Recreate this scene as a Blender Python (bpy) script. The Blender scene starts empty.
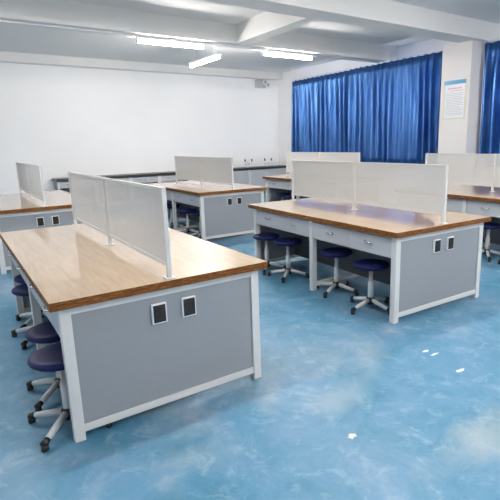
import bpy, bmesh, math, random
from mathutils import Vector, Matrix
random.seed(7)
SC = bpy.context.scene
COL = SC.collection
PI = math.pi

# ------------------------------------------------------------------ materials
def new_mat(name):
    m = bpy.data.materials.new(name); m.use_nodes = True
    nt = m.node_tree
    return m, nt, nt.nodes['Principled BSDF']

def setp(b, **k):
    for n, v in k.items():
        n = n.replace('_', ' ')
        if n in b.inputs: b.inputs[n].default_value = v

def srgb(r, g, b):
    f = lambda c: (c/12.92 if c <= .04045 else ((c+.055)/1.055)**2.4)
    return (f(r/255), f(g/255), f(b/255), 1)

def node(nt, t, **k):
    n = nt.nodes.new(t)
    for a, v in k.items(): setattr(n, a, v)
    return n

def ramp(nt, fac, stops):
    r = node(nt, 'ShaderNodeValToRGB')
    e = r.color_ramp.elements
    while len(e) < len(stops): e.new(.5)
    for i, (p, c) in enumerate(stops): e[i].position = p; e[i].color = c
    nt.links.new(fac, r.inputs[0])
    return r.outputs[0]

def objcoord(nt, scale=(1, 1, 1), loc=(0, 0, 0)):
    tc = node(nt, 'ShaderNodeTexCoord'); mp = node(nt, 'ShaderNodeMapping')
    mp.inputs['Scale'].default_value = scale; mp.inputs['Location'].default_value = loc
    nt.links.new(tc.outputs['Object'], mp.inputs[0])
    return mp.outputs[0]

def noise(nt, vec, scale, detail=4, rough=.55, dist=0):
    n = node(nt, 'ShaderNodeTexNoise')
    n.inputs['Scale'].default_value = scale; n.inputs['Detail'].default_value = detail
    n.inputs['Roughness'].default_value = rough; n.inputs['Distortion'].default_value = dist
    nt.links.new(vec, n.inputs['Vector'])
    return n.outputs[0]

def mixc(nt, fac, a, b, mode='MIX'):
    n = node(nt, 'ShaderNodeMix', data_type='RGBA', blend_type=mode)
    for sock, v in ((n.inputs[0], fac), (n.inputs[6], a), (n.inputs[7], b)):
        if hasattr(v, 'links'): nt.links.new(v, sock)
        else: sock.default_value = v
    return n.outputs[2]

def math_(nt, op, a, b=0.0, c=None):
    n = node(nt, 'ShaderNodeMath', operation=op)
    for i, v in enumerate((a, b) if c is None else (a, b, c)):
        if hasattr(v, 'links'): nt.links.new(v, n.inputs[i])
        else: n.inputs[i].default_value = v
    return n.outputs[0]

def flat(name, col, rough=.5, metal=0, mottled=.0, scale=6, **k):
    m, nt, b = new_mat(name)
    if mottled:
        v = noise(nt, objcoord(nt), scale, 5)
        lo = tuple(c*(1-mottled) for c in col[:3]) + (1,); hi = tuple(min(1, c*(1+mottled)) for c in col[:3]) + (1,)
        nt.links.new(ramp(nt, v, [(.3, lo), (.7, hi)]), b.inputs['Base Color'])
    else: b.inputs['Base Color'].default_value = col
    setp(b, Roughness=rough, Metallic=metal, **k)
    return m

def bump(nt, b, h, strength, dist=.01):
    n = node(nt, 'ShaderNodeBump'); n.inputs['Strength'].default_value = strength; n.inputs['Distance'].default_value = dist
    nt.links.new(h, n.inputs['Height']); nt.links.new(n.outputs[0], b.inputs['Normal'])

def wood(name, dark, mid, light, sc, rough, coat=0):
    m, nt, b = new_mat(name)
    v = objcoord(nt, sc)
    g = noise(nt, v, 3.0, 8, .62, .6)
    c = ramp(nt, g, [(.28, dark), (.5, mid), (.72, light)])
    v2 = objcoord(nt, (1, 1, 1))
    c = mixc(nt, math_(nt, 'MULTIPLY', noise(nt, v2, 3.5, 2), .35), c, mid)
    nt.links.new(c, b.inputs['Base Color'])
    setp(b, Roughness=rough, Coat_Weight=coat, Coat_Roughness=.03, Coat_IOR=2.7 if coat > .5 else 1.5)
    return m

M = {}
M['wood_top'] = wood('varnished_wood', srgb(172, 138, 102), srgb(190, 160, 125), srgb(202, 175, 143), (14, 1.1, 14), .3, 1.0)
M['wood_edge'] = wood('wood_edge', srgb(36, 18, 6), srgb(112, 66, 26), srgb(180, 124, 58), (7, 7, 42), .55, .0)
M['wood_edge'].node_tree.nodes['Principled BSDF'].inputs['Specular IOR Level'].default_value = .2
M['steel'] = flat('white_painted_steel', srgb(206, 205, 204), .4)
M['panel'] = flat('grey_board', srgb(141, 144, 149), .5, mottled=.02, scale=60)
M['drawer'] = flat('grey_drawer_board', srgb(182, 183, 187), .42, mottled=.03, scale=60)
M['dark_panel'] = flat('dull_grey_board', srgb(92, 94, 97), .6, mottled=.05, scale=60)
M['chrome'] = flat('chrome', (.8, .8, .82, 1), .16, 1)
M['black_plastic'] = flat('black_plastic', srgb(26, 25, 26), .4)
M['socket_brown'] = flat('dark_socket_face', srgb(38, 30, 27), .3)
M['white_plastic'] = flat('white_plastic', srgb(232, 233, 235), .35)
M['navy'] = flat('navy_plastic', srgb(13, 20, 74), .5, mottled=.15, scale=9, Specular_IOR_Level=.25)
M['tube_grey'] = flat('grey_painted_tube', srgb(196, 198, 200), .35)
M['worktop'] = flat('black_worktop', srgb(40, 42, 46), .35)
M['wall'] = flat('white_wall_paint', srgb(245, 244, 244), .75, mottled=.012, scale=1.5)
M['ceiling'] = flat('ceiling_paint', srgb(226, 225, 223), .85, mottled=.02, scale=1.2)
M['pillar'] = flat('cream_wall_paint', srgb(226, 222, 221), .75)

# perforated sheet: rows of staggered round holes
m, nt, b = new_mat('perforated_white_sheet')
setp(b, Base_Color=srgb(207, 208, 208), Roughness=.5)
tc = node(nt, 'ShaderNodeTexCoord'); sp = node(nt, 'ShaderNodeSeparateXYZ'); nt.links.new(tc.outputs['Object'], sp.inputs[0])
pitch = .011
u = math_(nt, 'DIVIDE', sp.outputs[1], pitch); w = math_(nt, 'DIVIDE', sp.outputs[2], pitch*.866)
row = math_(nt, 'MODULO', math_(nt, 'FLOOR', w), 2.0)
u = math_(nt, 'ADD', u, math_(nt, 'MULTIPLY', row, .5))
fu = math_(nt, 'SUBTRACT', math_(nt, 'FRACT', u), .5)
fw = math_(nt, 'MULTIPLY', math_(nt, 'SUBTRACT', math_(nt, 'FRACT', w), .5), .866)
d = math_(nt, 'SQRT', math_(nt, 'ADD', math_(nt, 'MULTIPLY', fu, fu), math_(nt, 'MULTIPLY', fw, fw)))
hole = math_(nt, 'LESS_THAN', d, .245)
tr = node(nt, 'ShaderNodeBsdfTransparent'); mx = node(nt, 'ShaderNodeMixShader')
nt.links.new(hole, mx.inputs[0]); nt.links.new(b.outputs[0], mx.inputs[1]); nt.links.new(tr.outputs[0], mx.inputs[2])
nt.links.new(mx.outputs[0], nt.nodes['Material Output'].inputs[0])
M['perforated'] = m

# painted blue floor, cloudy and worn
m, nt, b = new_mat('blue_floor_paint')
v = objcoord(nt)
n1 = noise(nt, v, 2.2, 9, .7, .7); n2 = noise(nt, v, 7.5, 9, .72, .8); n3 = noise(nt, objcoord(nt, (1, 1, 1), (7, 3, 0)), .8, 5, .6, .4)
c = ramp(nt, n1, [(.30, srgb(46, 108, 134)), (.46, srgb(74, 128, 157)), (.58, srgb(94, 136, 166)), (.7, srgb(126, 154, 176))])
c = mixc(nt, ramp(nt, n2, [(.52, (0, 0, 0, 1)), (.75, (.55, .55, .55, 1))]), c, srgb(168, 188, 200))
c = mixc(nt, ramp(nt, n3, [(.56, (0, 0, 0, 1)), (.74, (.6, .6, .6, 1))]), c, srgb(160, 166, 168))
# worn patches near the aisle
def spot(cx, cy, rx, ry, colour, c, amt=.95, edge=.25, nz=.5):
    mp = node(nt, 'ShaderNodeMapping'); mp.inputs['Location'].default_value = (-cx/rx, -cy/ry, 0); mp.inputs['Scale'].default_value = (1/rx, 1/ry, 0)
    tcx = node(nt, 'ShaderNodeTexCoord'); nt.links.new(tcx.outputs['Object'], mp.inputs[0])
    ln = node(nt, 'ShaderNodeVectorMath', operation='LENGTH'); nt.links.new(mp.outputs[0], ln.inputs[0])
    q = math_(nt, 'ADD', ln.outputs['Value'], math_(nt, 'MULTIPLY', math_(nt, 'SUBTRACT', noise(nt, v, 1.6/max(rx, ry), 4), .5), nz*4))
    f = ramp(nt, q, [(1-edge, (amt,)*3 + (1,)), (1, (0, 0, 0, 1))])
    return mixc(nt, f, c, colour)
SPOTS = []
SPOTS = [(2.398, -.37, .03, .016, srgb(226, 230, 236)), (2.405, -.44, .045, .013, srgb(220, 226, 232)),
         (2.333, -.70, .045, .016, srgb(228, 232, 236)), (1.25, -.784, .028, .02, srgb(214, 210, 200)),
         (1.78, -1.2, .45, .2, srgb(168, 174, 172), .5, .8, .4), (1.45, -.45, .35, .18, srgb(150, 164, 172), .5, .8, .4)]
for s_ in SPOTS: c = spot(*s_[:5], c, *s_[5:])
nt.links.new(c, b.inputs['Base Color'])
nt.links.new(ramp(nt, n2, [(.3, (.36,)*3 + (1,)), (.7, (.55,)*3 + (1,))]), b.inputs['Roughness'])
setp(b, Specular_IOR_Level=.45)
bump(nt, b, n2, .12, .004)
M['floor'] = m

# curtain cloth: blue, lets some daylight through
m, nt, b = new_mat('blue_satin_curtain')
g = noise(nt, objcoord(nt, (1, 4, .35)), 5, 4)
c = ramp(nt, g, [(.3, srgb(52, 96, 162)), (.7, srgb(88, 134, 194))])
nt.links.new(c, b.inputs['Base Color']); setp(b, Roughness=.31, Metallic=.75)
tl = node(nt, 'ShaderNodeBsdfTranslucent'); nt.links.new(mixc(nt, .5, c, srgb(90, 160, 225)), tl.inputs[0])
mx = node(nt, 'ShaderNodeMixShader'); mx.inputs[0].default_value = .12
nt.links.new(b.outputs[0], mx.inputs[1]); nt.links.new(tl.outputs[0], mx.inputs[2]); nt.links.new(mx.outputs[0], nt.nodes['Material Output'].inputs[0])
M['curtain'] = m

m, nt, b = new_mat('window_glass')
setp(b, Base_Color=(.9, .95, .96, 1), Roughness=.02, Transmission_Weight=1.0, IOR=1.02)
M['glass'] = m

def emit(name, col, s):
    m, nt, b = new_mat(name)
    setp(b, Base_Color=(.9, .9, .9, 1), Emission_Color=col, Emission_Strength=s)
    return m
LAMP = 70.0
M['tube_on'] = emit('lit_tube', (1, .955, .90, 1), LAMP)
M['notice_blue'] = flat('notice_header_blue', srgb(56, 150, 196), .4)
M['notice_paper'] = flat('notice_paper', srgb(226, 228, 232), .4)
M['notice_frame'] = flat('notice_frame', srgb(212, 212, 196), .4)
M['notice_ink'] = flat('notice_ink', srgb(150, 152, 158), .6)
M['notice_red'] = flat('notice_red_ink', srgb(216, 120, 128), .6)
M['lens'] = flat('clear_lens', srgb(190, 192, 196), .1)

# ------------------------------------------------------------------ mesh helpers
def add_box(bm, x0, x1, y0, y1, z0, z1, bev=.0, mi=0):
    vs = [bm.verts.new((x, y, z)) for x in (x0, x1) for y in (y0, y1) for z in (z0, z1)]
    idx = [(0, 1, 3, 2), (4, 6, 7, 5), (0, 4, 5, 1), (2, 3, 7, 6), (0, 2, 6, 4), (1, 5, 7, 3)]
    fs = [bm.faces.new([vs[i] for i in f]) for f in idx]
    for f in fs: f.material_index = mi
    if bev:
        es = list({e for f in fs for e in f.edges})
        r = bmesh.ops.bevel(bm, geom=es, offset=bev, segments=2, affect='EDGES', profile=.6)
        for f in r['faces']: f.material_index = mi
    return bm

def box(x0, x1, y0, y1, z0, z1, bev=.0):
    return add_box(bmesh.new(), x0, x1, y0, y1, z0, z1, bev)

def add_lathe(bm, prof, seg=24, cx=0, cy=0, mi=0):
    rings = []
    for r, z in prof:
        if r < 1e-6: rings.append([bm.verts.new((cx, cy, z))])
        else: rings.append([bm.verts.new((cx + r*math.cos(2*PI*k/seg), cy + r*math.sin(2*PI*k/seg), z)) for k in range(seg)])
    for a, b_ in zip(rings, rings[1:]):
        for k in range(seg):
            k2 = (k+1) % seg
            if len(a) == 1 and len(b_) == 1: continue
            if len(a) == 1: f = bm.faces.new((a[0], b_[k2], b_[k]))
            elif len(b_) == 1: f = bm.faces.new((a[k], a[k2], b_[0]))
            else: f = bm.faces.new((a[k], a[k2], b_[k2], b_[k]))
            f.smooth = True; f.material_index = mi
    return bm

def add_tube(bm, pts, r, seg=10, mi=0):
    pts = [Vector(p) for p in pts]
    rr = r if isinstance(r, (list, tuple)) else [r]*len(pts)
    rings = []
    t0 = (pts[1]-pts[0]).normalized()
    up = Vector((0, 0, 1)) if abs(t0.z) < .9 else Vector((1, 0, 0))
    n = t0.cross(up).normalized()
    for i, p in enumerate(pts):
        t = (pts[min(i+1, len(pts)-1)]-pts[max(i-1, 0)]).normalized()
        n = (n - t*n.dot(t)).normalized(); bb = t.cross(n)
        rings.append([bm.verts.new(p + (n*math.cos(2*PI*k/seg) + bb*math.sin(2*PI*k/seg))*rr[i]) for k in range(seg)])
    for a, b_ in zip(rings, rings[1:]):
        for k in range(seg):
            f = bm.faces.new((a[k], a[(k+1) % seg], b_[(k+1) % seg], b_[k])); f.smooth = True; f.material_index = mi
    for rg, rev in ((rings[0], True), (rings[-1], False)):
        f = bm.faces.new(rg[::-1] if rev else rg); f.material_index = mi
    return bm

def obj(name, bm, mats, parent=None, loc=None):
    bmesh.ops.recalc_face_normals(bm, faces=bm.faces[:])
    me = bpy.data.meshes.new(name); bm.to_mesh(me); bm.free()
    for mm in (mats if isinstance(mats, (list, tuple)) else [mats]): me.materials.append(M[mm])
    o = bpy.data.objects.new(name, me); COL.objects.link(o)
    if parent is not None: o.parent = parent
    if loc: o.location = loc
    return o

def tag(o, label, cat, group=None):
    o['label'] = label; o['category'] = cat
    if group: o['group'] = group
    return o

def thing(name, label, cat, loc=(0, 0, 0), rz=0, group=None):
    o = bpy.data.objects.new(name, None); COL.objects.link(o)
    o.empty_display_size = .1; o.location = loc; o.rotation_euler = (0, 0, rz)
    return tag(o, label, cat, group)

def struct(name, bm, mats):
    o = obj(name, bm, mats); o['kind'] = 'structure'
    return o

def dup(root, label, loc, rz=0, group=None):
    r = root.copy(); COL.objects.link(r); r.location = loc; r.rotation_euler = (0, 0, rz); r['label'] = label
    if group: r['group'] = group
    for ch in list(root.children):
        c = ch.copy(); COL.objects.link(c); c.parent = r
        for g in list(ch.children):
            d_ = g.copy(); COL.objects.link(d_); d_.parent = c
    return r

# ------------------------------------------------------------------ room
X0, X1, Y0, Y1, ZC = -2.7, 8.62, -4.6, 10.25, 3.62
T = .2
struct('floor', box(X0-T, X1+T, Y0-T, Y1+T, -.1, 0), 'floor')
struct('ceiling', box(X0-T, X1+T, Y0-T, Y1+T, ZC, ZC+.15), 'ceiling')
struct('wall_back', box(X0-T, X1+T, Y1, Y1+T, 0, ZC), 'wall')
struct('wall_front', box(X0-T, X1+T, Y0-T, Y0, 0, ZC), 'wall')
struct('wall_left', box(X0-T, X0, Y0, Y1, 0, ZC), 'wall')
WIN = [(4.1, 9.1), (-1.9, 2.95)]; ZS, ZT = 1.12, 2.95
bm = bmesh.new()
add_box(bm, X1, X1+T, Y0, Y1, 0, ZS); add_box(bm, X1, X1+T, Y0, Y1, ZT, ZC)
for a, b_ in ((9.1, Y1), (2.95, 4.1), (Y0, -1.9)): add_box(bm, X1, X1+T, a, b_, ZS, ZT)
struct('wall_right', bm, 'wall')
# beams
struct('trim_1', box(X0, X1, 3.0, 3.42, 3.3, ZC), 'ceiling')            # cross beam meeting the pillar
struct('trim_2', box(X0, X1, 5.44, 5.80, 3.29, ZC), 'ceiling')
struct('trim_3', box(4.33, 4.6, 3.42, 5.44, 3.3, ZC), 'ceiling')
struct('trim_4', box(X0, X1, 10.0, Y1, 3.42, ZC), 'ceiling')
struct('trim_5', box(8.05, X1, 3.13, 3.77, 0, 3.3), 'pillar')             # pillar between the windows
struct('baseboard_back', box(X0, X1, Y1-.012, Y1, 0, .1), 'wall')
for k, (a, b_) in enumerate(WIN):
    bm = bmesh.new(); n = 5
    for i in range(n+1):
        y = a + .025 + (b_-a-.05)*i/n
        add_box(bm, X1+.05, X1+.12, y-.025, y+.025, ZS+.05, ZT-.05)
    for z0, z1 in ((ZS, ZS+.05), (ZT-.05, ZT)): add_box(bm, X1+.05, X1+.12, a, b_, z0, z1)
    w_ = struct('window_%d' % (k+1), bm, 'white_plastic')
    bm = bmesh.new()
    for i in range(n):
        ya = a + .05 + (b_-a-.05)*i/n; yb = a + (b_-a-.05)*(i+1)/n
        add_box(bm, X1+.08, X1+.09, ya, yb, ZS+.05, ZT-.05)
    obj('window_pane', bm, 'glass', w_)
    bm = box(X1-.1, X1+.05, a-.03, b_+.03, ZS-.04, ZS, .004)
    obj('window_sill', bm, 'white_plastic', w_)

# ------------------------------------------------------------------ curtains
def curtain(name, y0, y1, z0, z1, seed, label, x=8.42):
    rnd = random.Random(seed)
    t = thing(name, label, 'curtain', (x, (y0+y1)/2, z0), 0, 'blue pleated curtains on the right wall')
    n = max(60, int((y1-y0)/.012)); pitch = .19
    ph = [rnd.uniform(-.6, .6) for _ in range(60)]; am = [rnd.uniform(.75, 1.25) for _ in range(60)]
    cy = (y0+y1)/2
    def lerp(arr, s):
        i = int(s) % 59; f = s-int(s); f = f*f*(3-2*f)
        return arr[i]*(1-f) + arr[i+1]*f
    def sheet(za, zb, nz, heading):
        bm = bmesh.new(); grid = []
        for j in range(nz+1):
            z = za + (zb-za)*j/nz; fz = (z1-z)/(z1-z0)
            rowv = []
            for i in range(n+1):
                y = y0 + (y1-y0)*i/n; s = (y-y0)/pitch
                a_ = .07*lerp(am, s)*(.55 + .45*min(1, fz*5))
                ang = 2*PI*s + lerp(ph, s*.5)*(.3 + 1.6*fz)
                off = a_*(math.sin(ang) + .28*math.sin(2*ang + .7)) + .012*math.sin(5.3*s*.35 + 4*fz)
                zz = z-z0 + (.014*math.sin(2*PI*s+1)*(z-za)/(zb-za) if heading else 0)
                dy = .018*math.sin(2.1*s*.4 + 3*fz)*fz
                rowv.append(bm.verts.new((off, y+dy-cy, zz)))
            grid.append(rowv)
        for j in range(nz):
            for i in range(n):
                f = bm.faces.new((grid[j][i], grid[j][i+1], grid[j+1][i+1], grid[j+1][i])); f.smooth = True
        return bm
    o = obj('cloth', sheet(z0, z1-.02, 16, False), 'curtain', t)
    h = obj('header_tape', sheet(z1-.02, z1, 1, True), 'curtain', t)
    for q in (o, h):
        md = q.modifiers.new('thick', 'SOLIDIFY'); md.thickness = .003
    return t
CT = 3.27
curtain('curtain', 6.56, 9.16, .96, CT, 3, 'blue pleated curtain nearest the back wall with bright folds')
curtain('curtain.001', 3.82, 6.64, .96, CT, 11, 'blue pleated curtain with dark folds beside the pillar notice', 8.33)
curtain('curtain.002', -1.9, 3.115, .96, CT, 21, 'blue curtain at the right edge, on the near side of the pillar')
for k, (a, b_, lb) in enumerate(((3.8, 9.3, 'slim white curtain rail above the long pair of blue curtains'), (-2.0, 3.12, 'slim white curtain rail on the near side of the pillar'))):
    t = thing('curtain_rail', lb, 'curtain rail', (8.42, (a+b_)/2, CT+.015), 0)
    h = (b_-a)/2
    obj('rail', box(-.012, .012, -h, h, .001, .024, .003), 'white_plastic', t)
    for s in range(5):
        y = -h + .2 + (2*h-.4)*s/4
        obj('bracket', box(-.012, X1-8.42, y-.012, y+.012, .02, .032), 'white_plastic', t)

# ------------------------------------------------------------------ laboratory bench
W, L, H, TT, O, LG = 1.265, 2.412, .80, .046, .045, .055
ZU = H-TT
def socket(parent, x, y):
    s = obj('power_socket', box(x-.043, x+.043, y-.02, y, .551, .667, .004), 'white_plastic', parent)
    bm = box(x-.036, x+.036, y-.023, y-.018, .558, .660, .002)
    for dx in (-.013, .013): add_box(bm, x+dx-.003, x+dx+.003, y-.025, y-.022, .60, .62)
    obj('socket_face', bm, 'socket_brown', s)

def make_bench(label, loc, rz):
    t = thing('laboratory_bench', label, 'lab bench', loc, rz, 'island benches with wooden tops and white screens')
    bm = box(0, W, 0, L, ZU, H, .004)
    bm.normal_update()
    for f in bm.faces: f.material_index = 0 if f.normal.z > .7 else 1
    obj('tabletop', bm, ['wood_top', 'wood_edge'], t)
    for x in (O, W-O-LG):
        for y in (O, L/2-LG/2, L-O-LG):
            obj('leg', box(x, x+LG, y, y+LG, 0, ZU, .004), 'steel', t)
    bm = bmesh.new()
    xa, xb = O+LG, W-O-LG
    for y in (O, L-O-.03):
        add_box(bm, xa, xb, y, y+.03, ZU-.045, ZU-.001)
    for x in (O+.02, W-O-.05):
        for ya, yb in ((O+LG, L/2-LG/2), (L/2+LG/2, L-O-LG)):
            add_box(bm, x, x+.03, ya, yb, ZU-.022, ZU-.001)
    obj('top_rail', bm, 'steel', t)
    for y in (O+.005, L/2-.02, L-O-.045):
        obj('bottom_rail', box(xa, xb, y, y+.04, .045, .088, .003), 'steel', t)
    for y in (O+.012, L-O-.03):
        obj('end_panel', box(xa, xb, y, y+.018, .088, ZU-.045), 'panel', t)
    for ya, yb in ((O+.03, L/2-.0004), (L/2+.0004, L-O-.03)):
        obj('modesty_panel', box(W/2-.009, W/2+.009, ya, yb, .0885, ZU-.002), 'dark_panel', t)
    socket(t, .555, O+.012); socket(t, .735, O+.012)
    for side in (0, 1):
        for ya, yb in ((O+LG, L/2-LG/2), (L/2+LG/2, L-O-LG)):
            ym = (ya+yb)/2
            for p, q in ((ya+.003, ym-.002), (ym+.002, yb-.003)):
                bm = bmesh.new()
                fx = O+.006
                add_box(bm, fx, fx+.018, p, q, .565, ZU-.024, .002)
                for (a, b_, c_, d_) in ((p+.015, p+.027, .58, .70), (q-.027, q-.015, .58, .70)): add_box(bm, fx+.018, fx+.43, a, b_, c_, d_)
                add_box(bm, fx+.43, fx+.442, p+.015, q-.015, .58, .70); add_box(bm, fx+.018, fx+.43, p+.027, q-.027, .58, .588)
                yc = (p+q)/2
                hb = bmesh.new()
                add_tube(hb, [(fx+.002, yc-.045, .662), (fx-.018, yc-.04, .662), (fx-.027, yc-.02, .66), (fx-.029, yc, .659), (fx-.027, yc+.02, .66), (fx-.018, yc+.04, .662), (fx+.002, yc+.045, .662)], .0075, 8)
                for s in (-1, 1): add_tube(hb, [(fx+.001, yc+s*.045, .662), (fx-.004, yc+s*.045, .662)], .014, 10)
                if side:
                    for B in (bm, hb):
                        for v_ in B.verts: v_.co.x = W - v_.co.x
                        bmesh.ops.reverse_faces(B, faces=B.faces[:])
                dr = obj('drawer', bm, 'drawer', t)
                obj('drawer_handle', hb, 'chrome', dr)
    # screen down the middle of the top
    zb, zt = H+.068, H+.51
    ys = (.05, L/2, L-.055)
    bm = bmesh.new()
    for a, b_ in ((ys[0]+.012, ys[1]-.012), (ys[1]+.012, ys[2]-.012)):
        for z0, z1 in ((zb, zb+.018), (zt-.018, zt-.002)): add_box(bm, W/2-.011, W/2+.011, a, b_, z0, z1)
    sc = obj('divider_screen', bm, 'steel', t)
    for a, b_ in ((ys[0]+.012, ys[1]-.012), (ys[1]+.012, ys[2]-.012)):
        bm = box(W/2-.0015, W/2+.0015, a, b_, zb+.018, zt-.018)
        obj('screen_panel', bm, 'perforated', sc)
    for y in ys:
        bm = box(W/2-.013, W/2+.013, y-.013, y+.013, H+.004, zt, .003)
        add_box(bm, W/2-.028, W/2+.028, y-.028, y+.028, H, H+.006, .002)
        obj('screen_post', bm, 'steel', sc)
    return t

B = dict(A=((0, 0), 0), B=((2.563, .078), -.036), C=((2.812, 4.2), -.009), D=((.03, 4.16), 0), E=((5.36, 3.92), -.01), F=((5.06, .0), -.05))
LB = dict(A='nearest island lab bench at left, glossy wooden top and grey end panel',
          B='island lab bench at right centre with four grey drawers above blue stools',
          C='island lab bench at the middle back, behind the right centre bench',
          D='island lab bench at far left, its end partly hidden behind the nearest bench',
          E='farthest island lab bench, beside the curtains and hidden behind a white screen',
          F='island lab bench at the right edge, under the pillar notice')
bench0 = make_bench(LB['A'], (0, 0, 0), 0)
for k in 'BCDEF':
    (x, y), r = B[k]
    dup(bench0, LB[k], (x, y, 0), r)

# ------------------------------------------------------------------ stools
def make_stool(label, loc, rz):
    t = thing('lab_stool', label, 'stool', loc, rz, 'round navy stools tucked under the benches')
    bm = bmesh.new()
    add_lathe(bm, [(0, .392), (.10, .392), (.145, .398), (.160, .410), (.165, .422), (.160, .434), (.145, .441), (.11, .439), (.05, .435), (0, .434)], 40)
    obj('seat', bm, 'navy', t)
    bm = bmesh.new()
    add_lathe(bm, [(0, .393), (.07, .393), (.07, .385), (.03, .375), (.0, .375)], 20)
    obj('seat_plate', bm, 'black_plastic', t)
    bm = bmesh.new()
    add_lathe(bm, [(0, .06), (.026, .06), (.026, .26), (.019, .262), (.019, .378), (0, .378)], 18)
    obj('column', bm, 'tube_grey', t)
    bm = bmesh.new()
    add_lathe(bm, [(0, .045), (.034, .045), (.038, .055), (.038, .10), (.03, .112), (0, .112)], 20)
    obj('hub', bm, 'black_plastic', t)
    for k in range(4):
        a = PI/2*k + PI/4
        c_, s_ = math.cos(a), math.sin(a)
        bm = bmesh.new()
        add_tube(bm, [(.03*c_, .03*s_, .085), (.14*c_, .14*s_, .062), (.225*c_, .225*s_, .044)], [.02, .018, .015], 10)
        lg = obj('leg', bm, 'tube_grey', t)
        bm = bmesh.new()
        add_tube(bm, [(.205*c_, .205*s_, .047), (.243*c_, .243*s_, .039)], .0185, 10)
        add_lathe(bm, [(0, 0), (.017, 0), (.02, .006), (.017, .036), (0, .04)], 12, .232*c_, .232*s_)
        obj('foot_cap', bm, 'black_plastic', lg)
    return t

def bpt(k, dx, dy):
    (x, y), r = B[k]
    return (x + dx*math.cos(r) - dy*math.sin(r), y + dx*math.sin(r) + dy*math.cos(r), 0)
stool0 = make_stool('navy round stool under the nearest bench, lowest at the left edge', (.06, .25, 0), .05)
ST = [((.10, .66), 'navy round stool under the nearest bench, second back from its front leg', .0),
      ((.14, 1.74), 'navy round stool under the far half of the nearest bench, just beyond the middle leg', .1),
      ((.2, 2.12), 'navy round stool under the nearest bench, deepest of its four', .0),
      ((2.74, .52), 'navy round stool nearest the front leg of the right centre bench', -.75),
      ((2.828, 1.085), 'navy round stool just right of the middle leg of the right centre bench', -.45),
      ((2.765, 1.84), 'navy round stool just left of the middle leg of the right centre bench', -.1),
      ((2.75, 2.26), 'navy round stool at the far left end of the right centre bench', .05)]
for (x, y), lb, r in ST: dup(stool0, lb, (x, y, 0), r)
for k, dx, dy, lb in (('C', .2, .42, 'dark round stool nearest the front leg of the middle back bench'),
                      ('C', .16, .86, 'dark round stool second from the front leg of the middle back bench'),
                      ('C', .18, 1.62, 'dark round stool under the far half of the middle back bench'),
                      ('E', .2, 1.95, 'dark blue stool under the far end of the farthest bench'),
                      ('E', .17, 1.5, 'dark blue stool under the farthest bench, second from its far end'),
                      ('F', .15, .45, 'dark blue stool at the right edge, just beyond the right centre bench end'),
                      ('F', .19, .93, 'dark blue stool under the right edge bench, nearer its middle leg')):
    dup(stool0, lb, bpt(k, dx, dy), (dy*.7) % .3 - .15)

# ------------------------------------------------------------------ side counter along the back wall
CX0, CX1, CY0 = 1.80, 8.05, 9.72
top = obj('counter_worktop', box(CX0-.02, X1-.005, CY0-.03, Y1-.002, .74, .80, .004), 'worktop')
tag(top, 'long black worktop running along the white back wall', 'worktop')
def counter_unit(x0, x1, kind, label):
    w = x1-x0
    t = thing('counter_unit', label, 'cabinet', (x0, CY0, 0), 0, 'grey units under the black worktop')
    for x in (0, w-.045):
        obj('leg', box(x, x+.045, 0, .045, 0, .739, .003), 'steel', t)
        obj('leg', box(x, x+.045, .46, .505, 0, .739, .003), 'steel', t)
    obj('back_panel', box(.0451, w-.0451, .47, .485, .1, .735), 'panel', t)
    obj('bottom_rail', box(.0451, w-.0451, .475, .5, .05, .09), 'steel', t)
    if kind == 'drawers':
        for a, b_ in ((.048, w/2-.002), (w/2+.002, w-.048)):
            d_ = obj('drawer', box(a, b_, .006, .42, .575, .722, .002), 'drawer', t)
            c_ = (a+b_)/2
            bm = bmesh.new(); add_tube(bm, [(c_-.045, .008, .665), (c_-.038, -.02, .665), (c_, -.027, .663), (c_+.038, -.02, .665), (c_+.045, .008, .665)], .007, 8)
            obj('drawer_handle', bm, 'chrome', d_)
        for x in (.012, w-.03): obj('side_panel', box(x, x+.018, .0451, .46, .1, .73), 'panel', t)
    else:
        obj('body', box(.0451, w-.0451, .03, .46, .09, .735), 'panel', t)
        for a, b_, hx in ((.048, w/2-.002, w/2-.04), (w/2+.002, w-.048, w/2+.04)):
            d_ = obj('door', box(a, b_, .006, .028, .10, .73, .002), 'drawer', t)
            bm = bmesh.new(); add_tube(bm, [(hx, .008, .52), (hx, -.022, .525), (hx, -.025, .57), (hx, -.022, .615), (hx, .008, .62)], .006, 8)
            obj('door_handle', bm, 'chrome', d_)
    return t
xs = [CX0, 2.68, 3.56, 4.32, 5.20, 6.08]
nm = ['grey drawer unit at the left end of the black worktop', 'grey drawer unit second from the left end of the black worktop',
      'grey drawer unit behind the white screen corner of the nearest bench, under the black worktop',
      'grey drawer unit left of the middle back bench screen, under the black worktop', 'grey drawer unit hidden behind the middle back bench screen']
for i in range(5): counter_unit(xs[i], xs[i+1]-.004, 'drawers', nm[i])
counter_unit(6.08, 7.14, 'doors', 'grey sink cabinet left of the white post, under the black worktop')
counter_unit(7.144, X1-.02, 'doors', 'grey sink cabinet in the back corner, below both taps')

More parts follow.
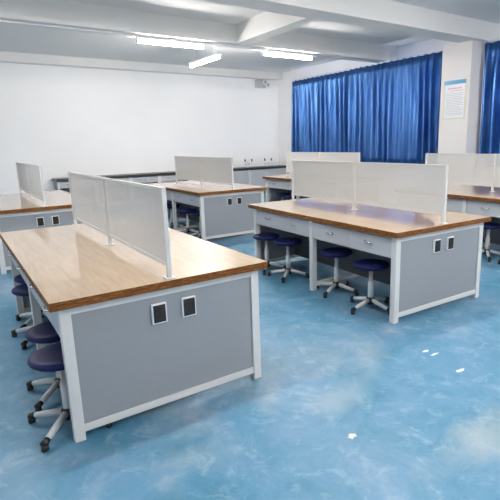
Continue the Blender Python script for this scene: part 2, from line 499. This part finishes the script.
def lab_tap(x, label):
    t = thing('laboratory_tap', label, 'tap', (x, 10.02, .80), 0, 'white twin taps on the black worktop')
    bm = bmesh.new(); add_lathe(bm, [(0, 0), (.035, 0), (.035, .012), (.018, .03), (.016, .16), (.02, .17), (0, .172)], 16)
    obj('stem', bm, 'white_plastic', t)
    for s in (-1, 1):
        bm = bmesh.new()
        add_tube(bm, [(0, 0, .15), (s*.05, 0, .17), (s*.08, 0, .215), (s*.112, -.03, .24), (s*.12, -.07, .235), (s*.12, -.085, .20)], .011, 8)
        sp_ = obj('spout', bm, 'white_plastic', t)
        bm = bmesh.new(); add_lathe(bm, [(0, .17), (.012, .17), (.02, .19), (.02, .235), (.012, .25), (0, .25)], 12, s*.12, -.085)
        obj('nozzle', bm, 'black_plastic', sp_)
        bm = bmesh.new(); add_tube(bm, [(s*.015, 0, .10), (s*.05, -.01, .10)], .009, 8); add_lathe(bm, [(0, .085), (.02, .085), (.022, .1), (.02, .115), (0, .115)], 12, s*.06, -.01)
        obj('tap_handle', bm, 'chrome', t)
    return t
lab_tap(7.25, 'white twin tap with black nozzles, left of the two on the worktop')
lab_tap(7.97, 'white twin tap with black nozzles, nearer the back corner')

# ------------------------------------------------------------------ emergency light on the back wall
t = thing('emergency_light', 'white twin head emergency light high on the back wall near the corner', 'emergency light', (8.03, Y1+.002, 3.30))
obj('battery_box', box(-.26, .1, -.07, 0, -.13, .1, .006), 'tube_grey', t)
for dx, dz in ((.03, .03), (.13, -.04)):
    bm = bmesh.new(); add_lathe(bm, [(0, 0), (.05, .0), (.075, .03), (.078, .07), (.065, .075), (0, .07)], 20)
    bmesh.ops.rotate(bm, verts=bm.verts[:], cent=(0, 0, 0), matrix=Matrix.Rotation(PI/2, 3, 'X')); bmesh.ops.translate(bm, verts=bm.verts[:], vec=(dx, -.069, dz))
    hd = obj('lamp_head', bm, 'white_plastic', t)
    bm = bmesh.new(); add_lathe(bm, [(0, .074), (.045, .076), (.045, .08), (0, .082)], 20)
    bmesh.ops.rotate(bm, verts=bm.verts[:], cent=(0, 0, 0), matrix=Matrix.Rotation(PI/2, 3, 'X')); bmesh.ops.translate(bm, verts=bm.verts[:], vec=(dx, -.069, dz))
    obj('lens', bm, 'lens', hd)

# ------------------------------------------------------------------ notice on the pillar
t = thing('notice_board', 'framed notice with a blue header and lines of print on the pillar', 'notice', (8.05, 3.44, 1.89))
obj('frame', box(-.012, 0, -.25, .25, 0, .74, .003), 'notice_frame', t)
obj('printed_sheet', box(-.014, -.011, -.215, .215, .03, .71), 'notice_paper', t)
obj('header_band', box(-.0155, -.0135, -.235, .235, .66, .735), 'notice_blue', t)
bm = bmesh.new(); rnd = random.Random(4)
def dash(bm, y0, y1, z, h):           # printed characters: short ink strokes in a row
    y = y0
    while y > y1:
        w_ = min(.018, y-y1)
        add_box(bm, -.0147, -.0138, y-w_, y, z, z+h)
        add_box(bm, -.0147, -.0138, y-w_*.6, y-w_*.4, z-h*.5, z+h*1.5)
        y -= .026
bm2 = bmesh.new()
dash(bm2, .15, -.15, .575, .018); dash(bm2, .10, -.19, .535, .01)
obj('red_heading', bm2, 'notice_red', t)
for i in range(14):
    dash(bm, .19, -.19 + (rnd.random()*.2 if i % 3 == 2 else 0), .485-.031*i, .006)
obj('text_lines', bm, 'notice_ink', t)

# ------------------------------------------------------------------ ceiling lamps
def tube_light(label, loc, rz, top, length=1.2, hood=False):
    t = thing('tube_light', label, 'ceiling light', loc, rz, 'white tube lights under the ceiling')
    h = length/2
    obj('housing', box(-h, h, -.055, .055, .038, .07, .004), 'white_plastic', t)
    if hood:  # skirts added to keep the unseen lamps from lighting beam and ceiling
        bm = bmesh.new()
        for q in (-1, 1):
            f = [bm.verts.new(p) for p in ((-h, q*.036, .06), (h, q*.036, .06), (h, q*.11, -.004), (-h, q*.11, -.004), (-h, q*.036, .064), (h, q*.036, .064), (h, q*.113, -.004), (-h, q*.113, -.004))]
            for ix in ((0, 1, 2, 3), (4, 7, 6, 5), (0, 4, 5, 1), (2, 6, 7, 3), (0, 3, 7, 4), (1, 5, 6, 2)): bm.faces.new([f[i] for i in ix])
        obj('light_shield', bm, 'white_plastic', t)
    bm = bmesh.new(); add_tube(bm, [(-h+.02, 0, .008), (h-.02, 0, .008)], .032, 14)
    obj('tube', bm, 'tube_on', t)
    for s in (-1, 1):
        obj('end_cap', box(s*h-.014 if s > 0 else -h, h if s > 0 else -h+.014, -.035, .035, -.024, .036, .003), 'white_plastic', t)
        bm = bmesh.new(); add_tube(bm, [(s*h*.7, 0, .069), (s*h*.7, 0, top-loc[2])], .006, 6)
        obj('hanger', bm, 'white_plastic', t)
    return t
#LAMPS#
rl = thing('lamp_rail', 'slim white lamp trunking under the far ceiling beam', 'lamp rail', (3.6, 5.60, 3.268))
obj('channel', box(-5.5, 4.3, -.022, .022, 0, .022, .003), 'white_plastic', rl)
obj('cable', add_tube(bmesh.new(), [(-5.5, -.03, .017), (4.3, -.03, .017)], .005, 6), 'white_plastic', rl)
tube_light('lit tube light at upper left, under the far ceiling beam', (3.14, 5.60, 3.197), 0, 3.268)
tube_light('lit tube light at top centre, right of the beam junction', (5.61, 5.60, 3.197), 0, 3.268)
tube_light('short-looking lit tube light pointing towards the back wall', (4.43, 6.95, 3.20), PI/2, ZC, 1.28)

for x, y, lb in ((.62, .5, 'added hooded fill light over the nearest bench, above the frame'), (-.5, 3.4, 'added hooded fill light over the far left bench, beyond the frame'),
                 (3.4, 1.0, 'added hooded fill light over the aisle, above the frame'), (6.4, .4, 'added hooded fill light over the right edge bench, above the frame'),
                 (1.5, -3.1, 'added bare fill light just behind the camera'), (3.6, -2.8, 'added bare fill light behind the camera at middle'), (6.2, -2.8, 'added bare fill light behind the camera at right')):
    tube_light(lb, (x, y, 3.13), 0, ZC, hood=y > -2)  # unseen fill lamps, added to brighten benches, screens and end panels

# ------------------------------------------------------------------ daylight
w = bpy.data.worlds.new('World'); SC.world = w; w.use_nodes = True
nt = w.node_tree; bg = nt.nodes['Background']
bg.inputs[0].default_value = (.95, .97, 1, 1); bg.inputs[1].default_value = 3.5

# ------------------------------------------------------------------ camera
P = dict(cx=-0.3119, cy=-2.3828, cz=1.5323, yaw=-0.6076, pitch=-0.2157, roll=-0.0242, f=467.7361, px=277.6516, py=244.5876)
cam = bpy.data.cameras.new('camera'); co = bpy.data.objects.new('camera', cam); COL.objects.link(co)
cy_, sy_ = math.cos(P['yaw']), math.sin(P['yaw']); cp, sp = math.cos(P['pitch']), math.sin(P['pitch'])
fwd = Vector((-sy_*cp, cy_*cp, sp)); right = Vector((cy_, sy_, 0)); up = right.cross(fwd)
cr, sr = math.cos(P['roll']), math.sin(P['roll'])
r2 = right*cr + up*sr; u2 = -right*sr + up*cr
co.matrix_world = Matrix(((r2.x, u2.x, -fwd.x, P['cx']), (r2.y, u2.y, -fwd.y, P['cy']), (r2.z, u2.z, -fwd.z, P['cz']), (0, 0, 0, 1)))
cam.sensor_width = 36; cam.sensor_fit = 'HORIZONTAL'; cam.lens = 36*P['f']/500
cam.shift_x = (250-P['px'])/500; cam.shift_y = (P['py']-250)/500
cam.clip_start = .05; cam.clip_end = 100
SC.camera = co

SC.view_settings.view_transform = 'Standard'; SC.view_settings.look = 'None'
SC.view_settings.exposure = 1.2; SC.view_settings.gamma = 1; SC.view_settings.use_curve_mapping = False
SC.cycles.use_denoising = True
SC.cycles.max_bounces = 10; SC.cycles.diffuse_bounces = 6; SC.cycles.transparent_max_bounces = 16
SC.cycles.sample_clamp_indirect = 8
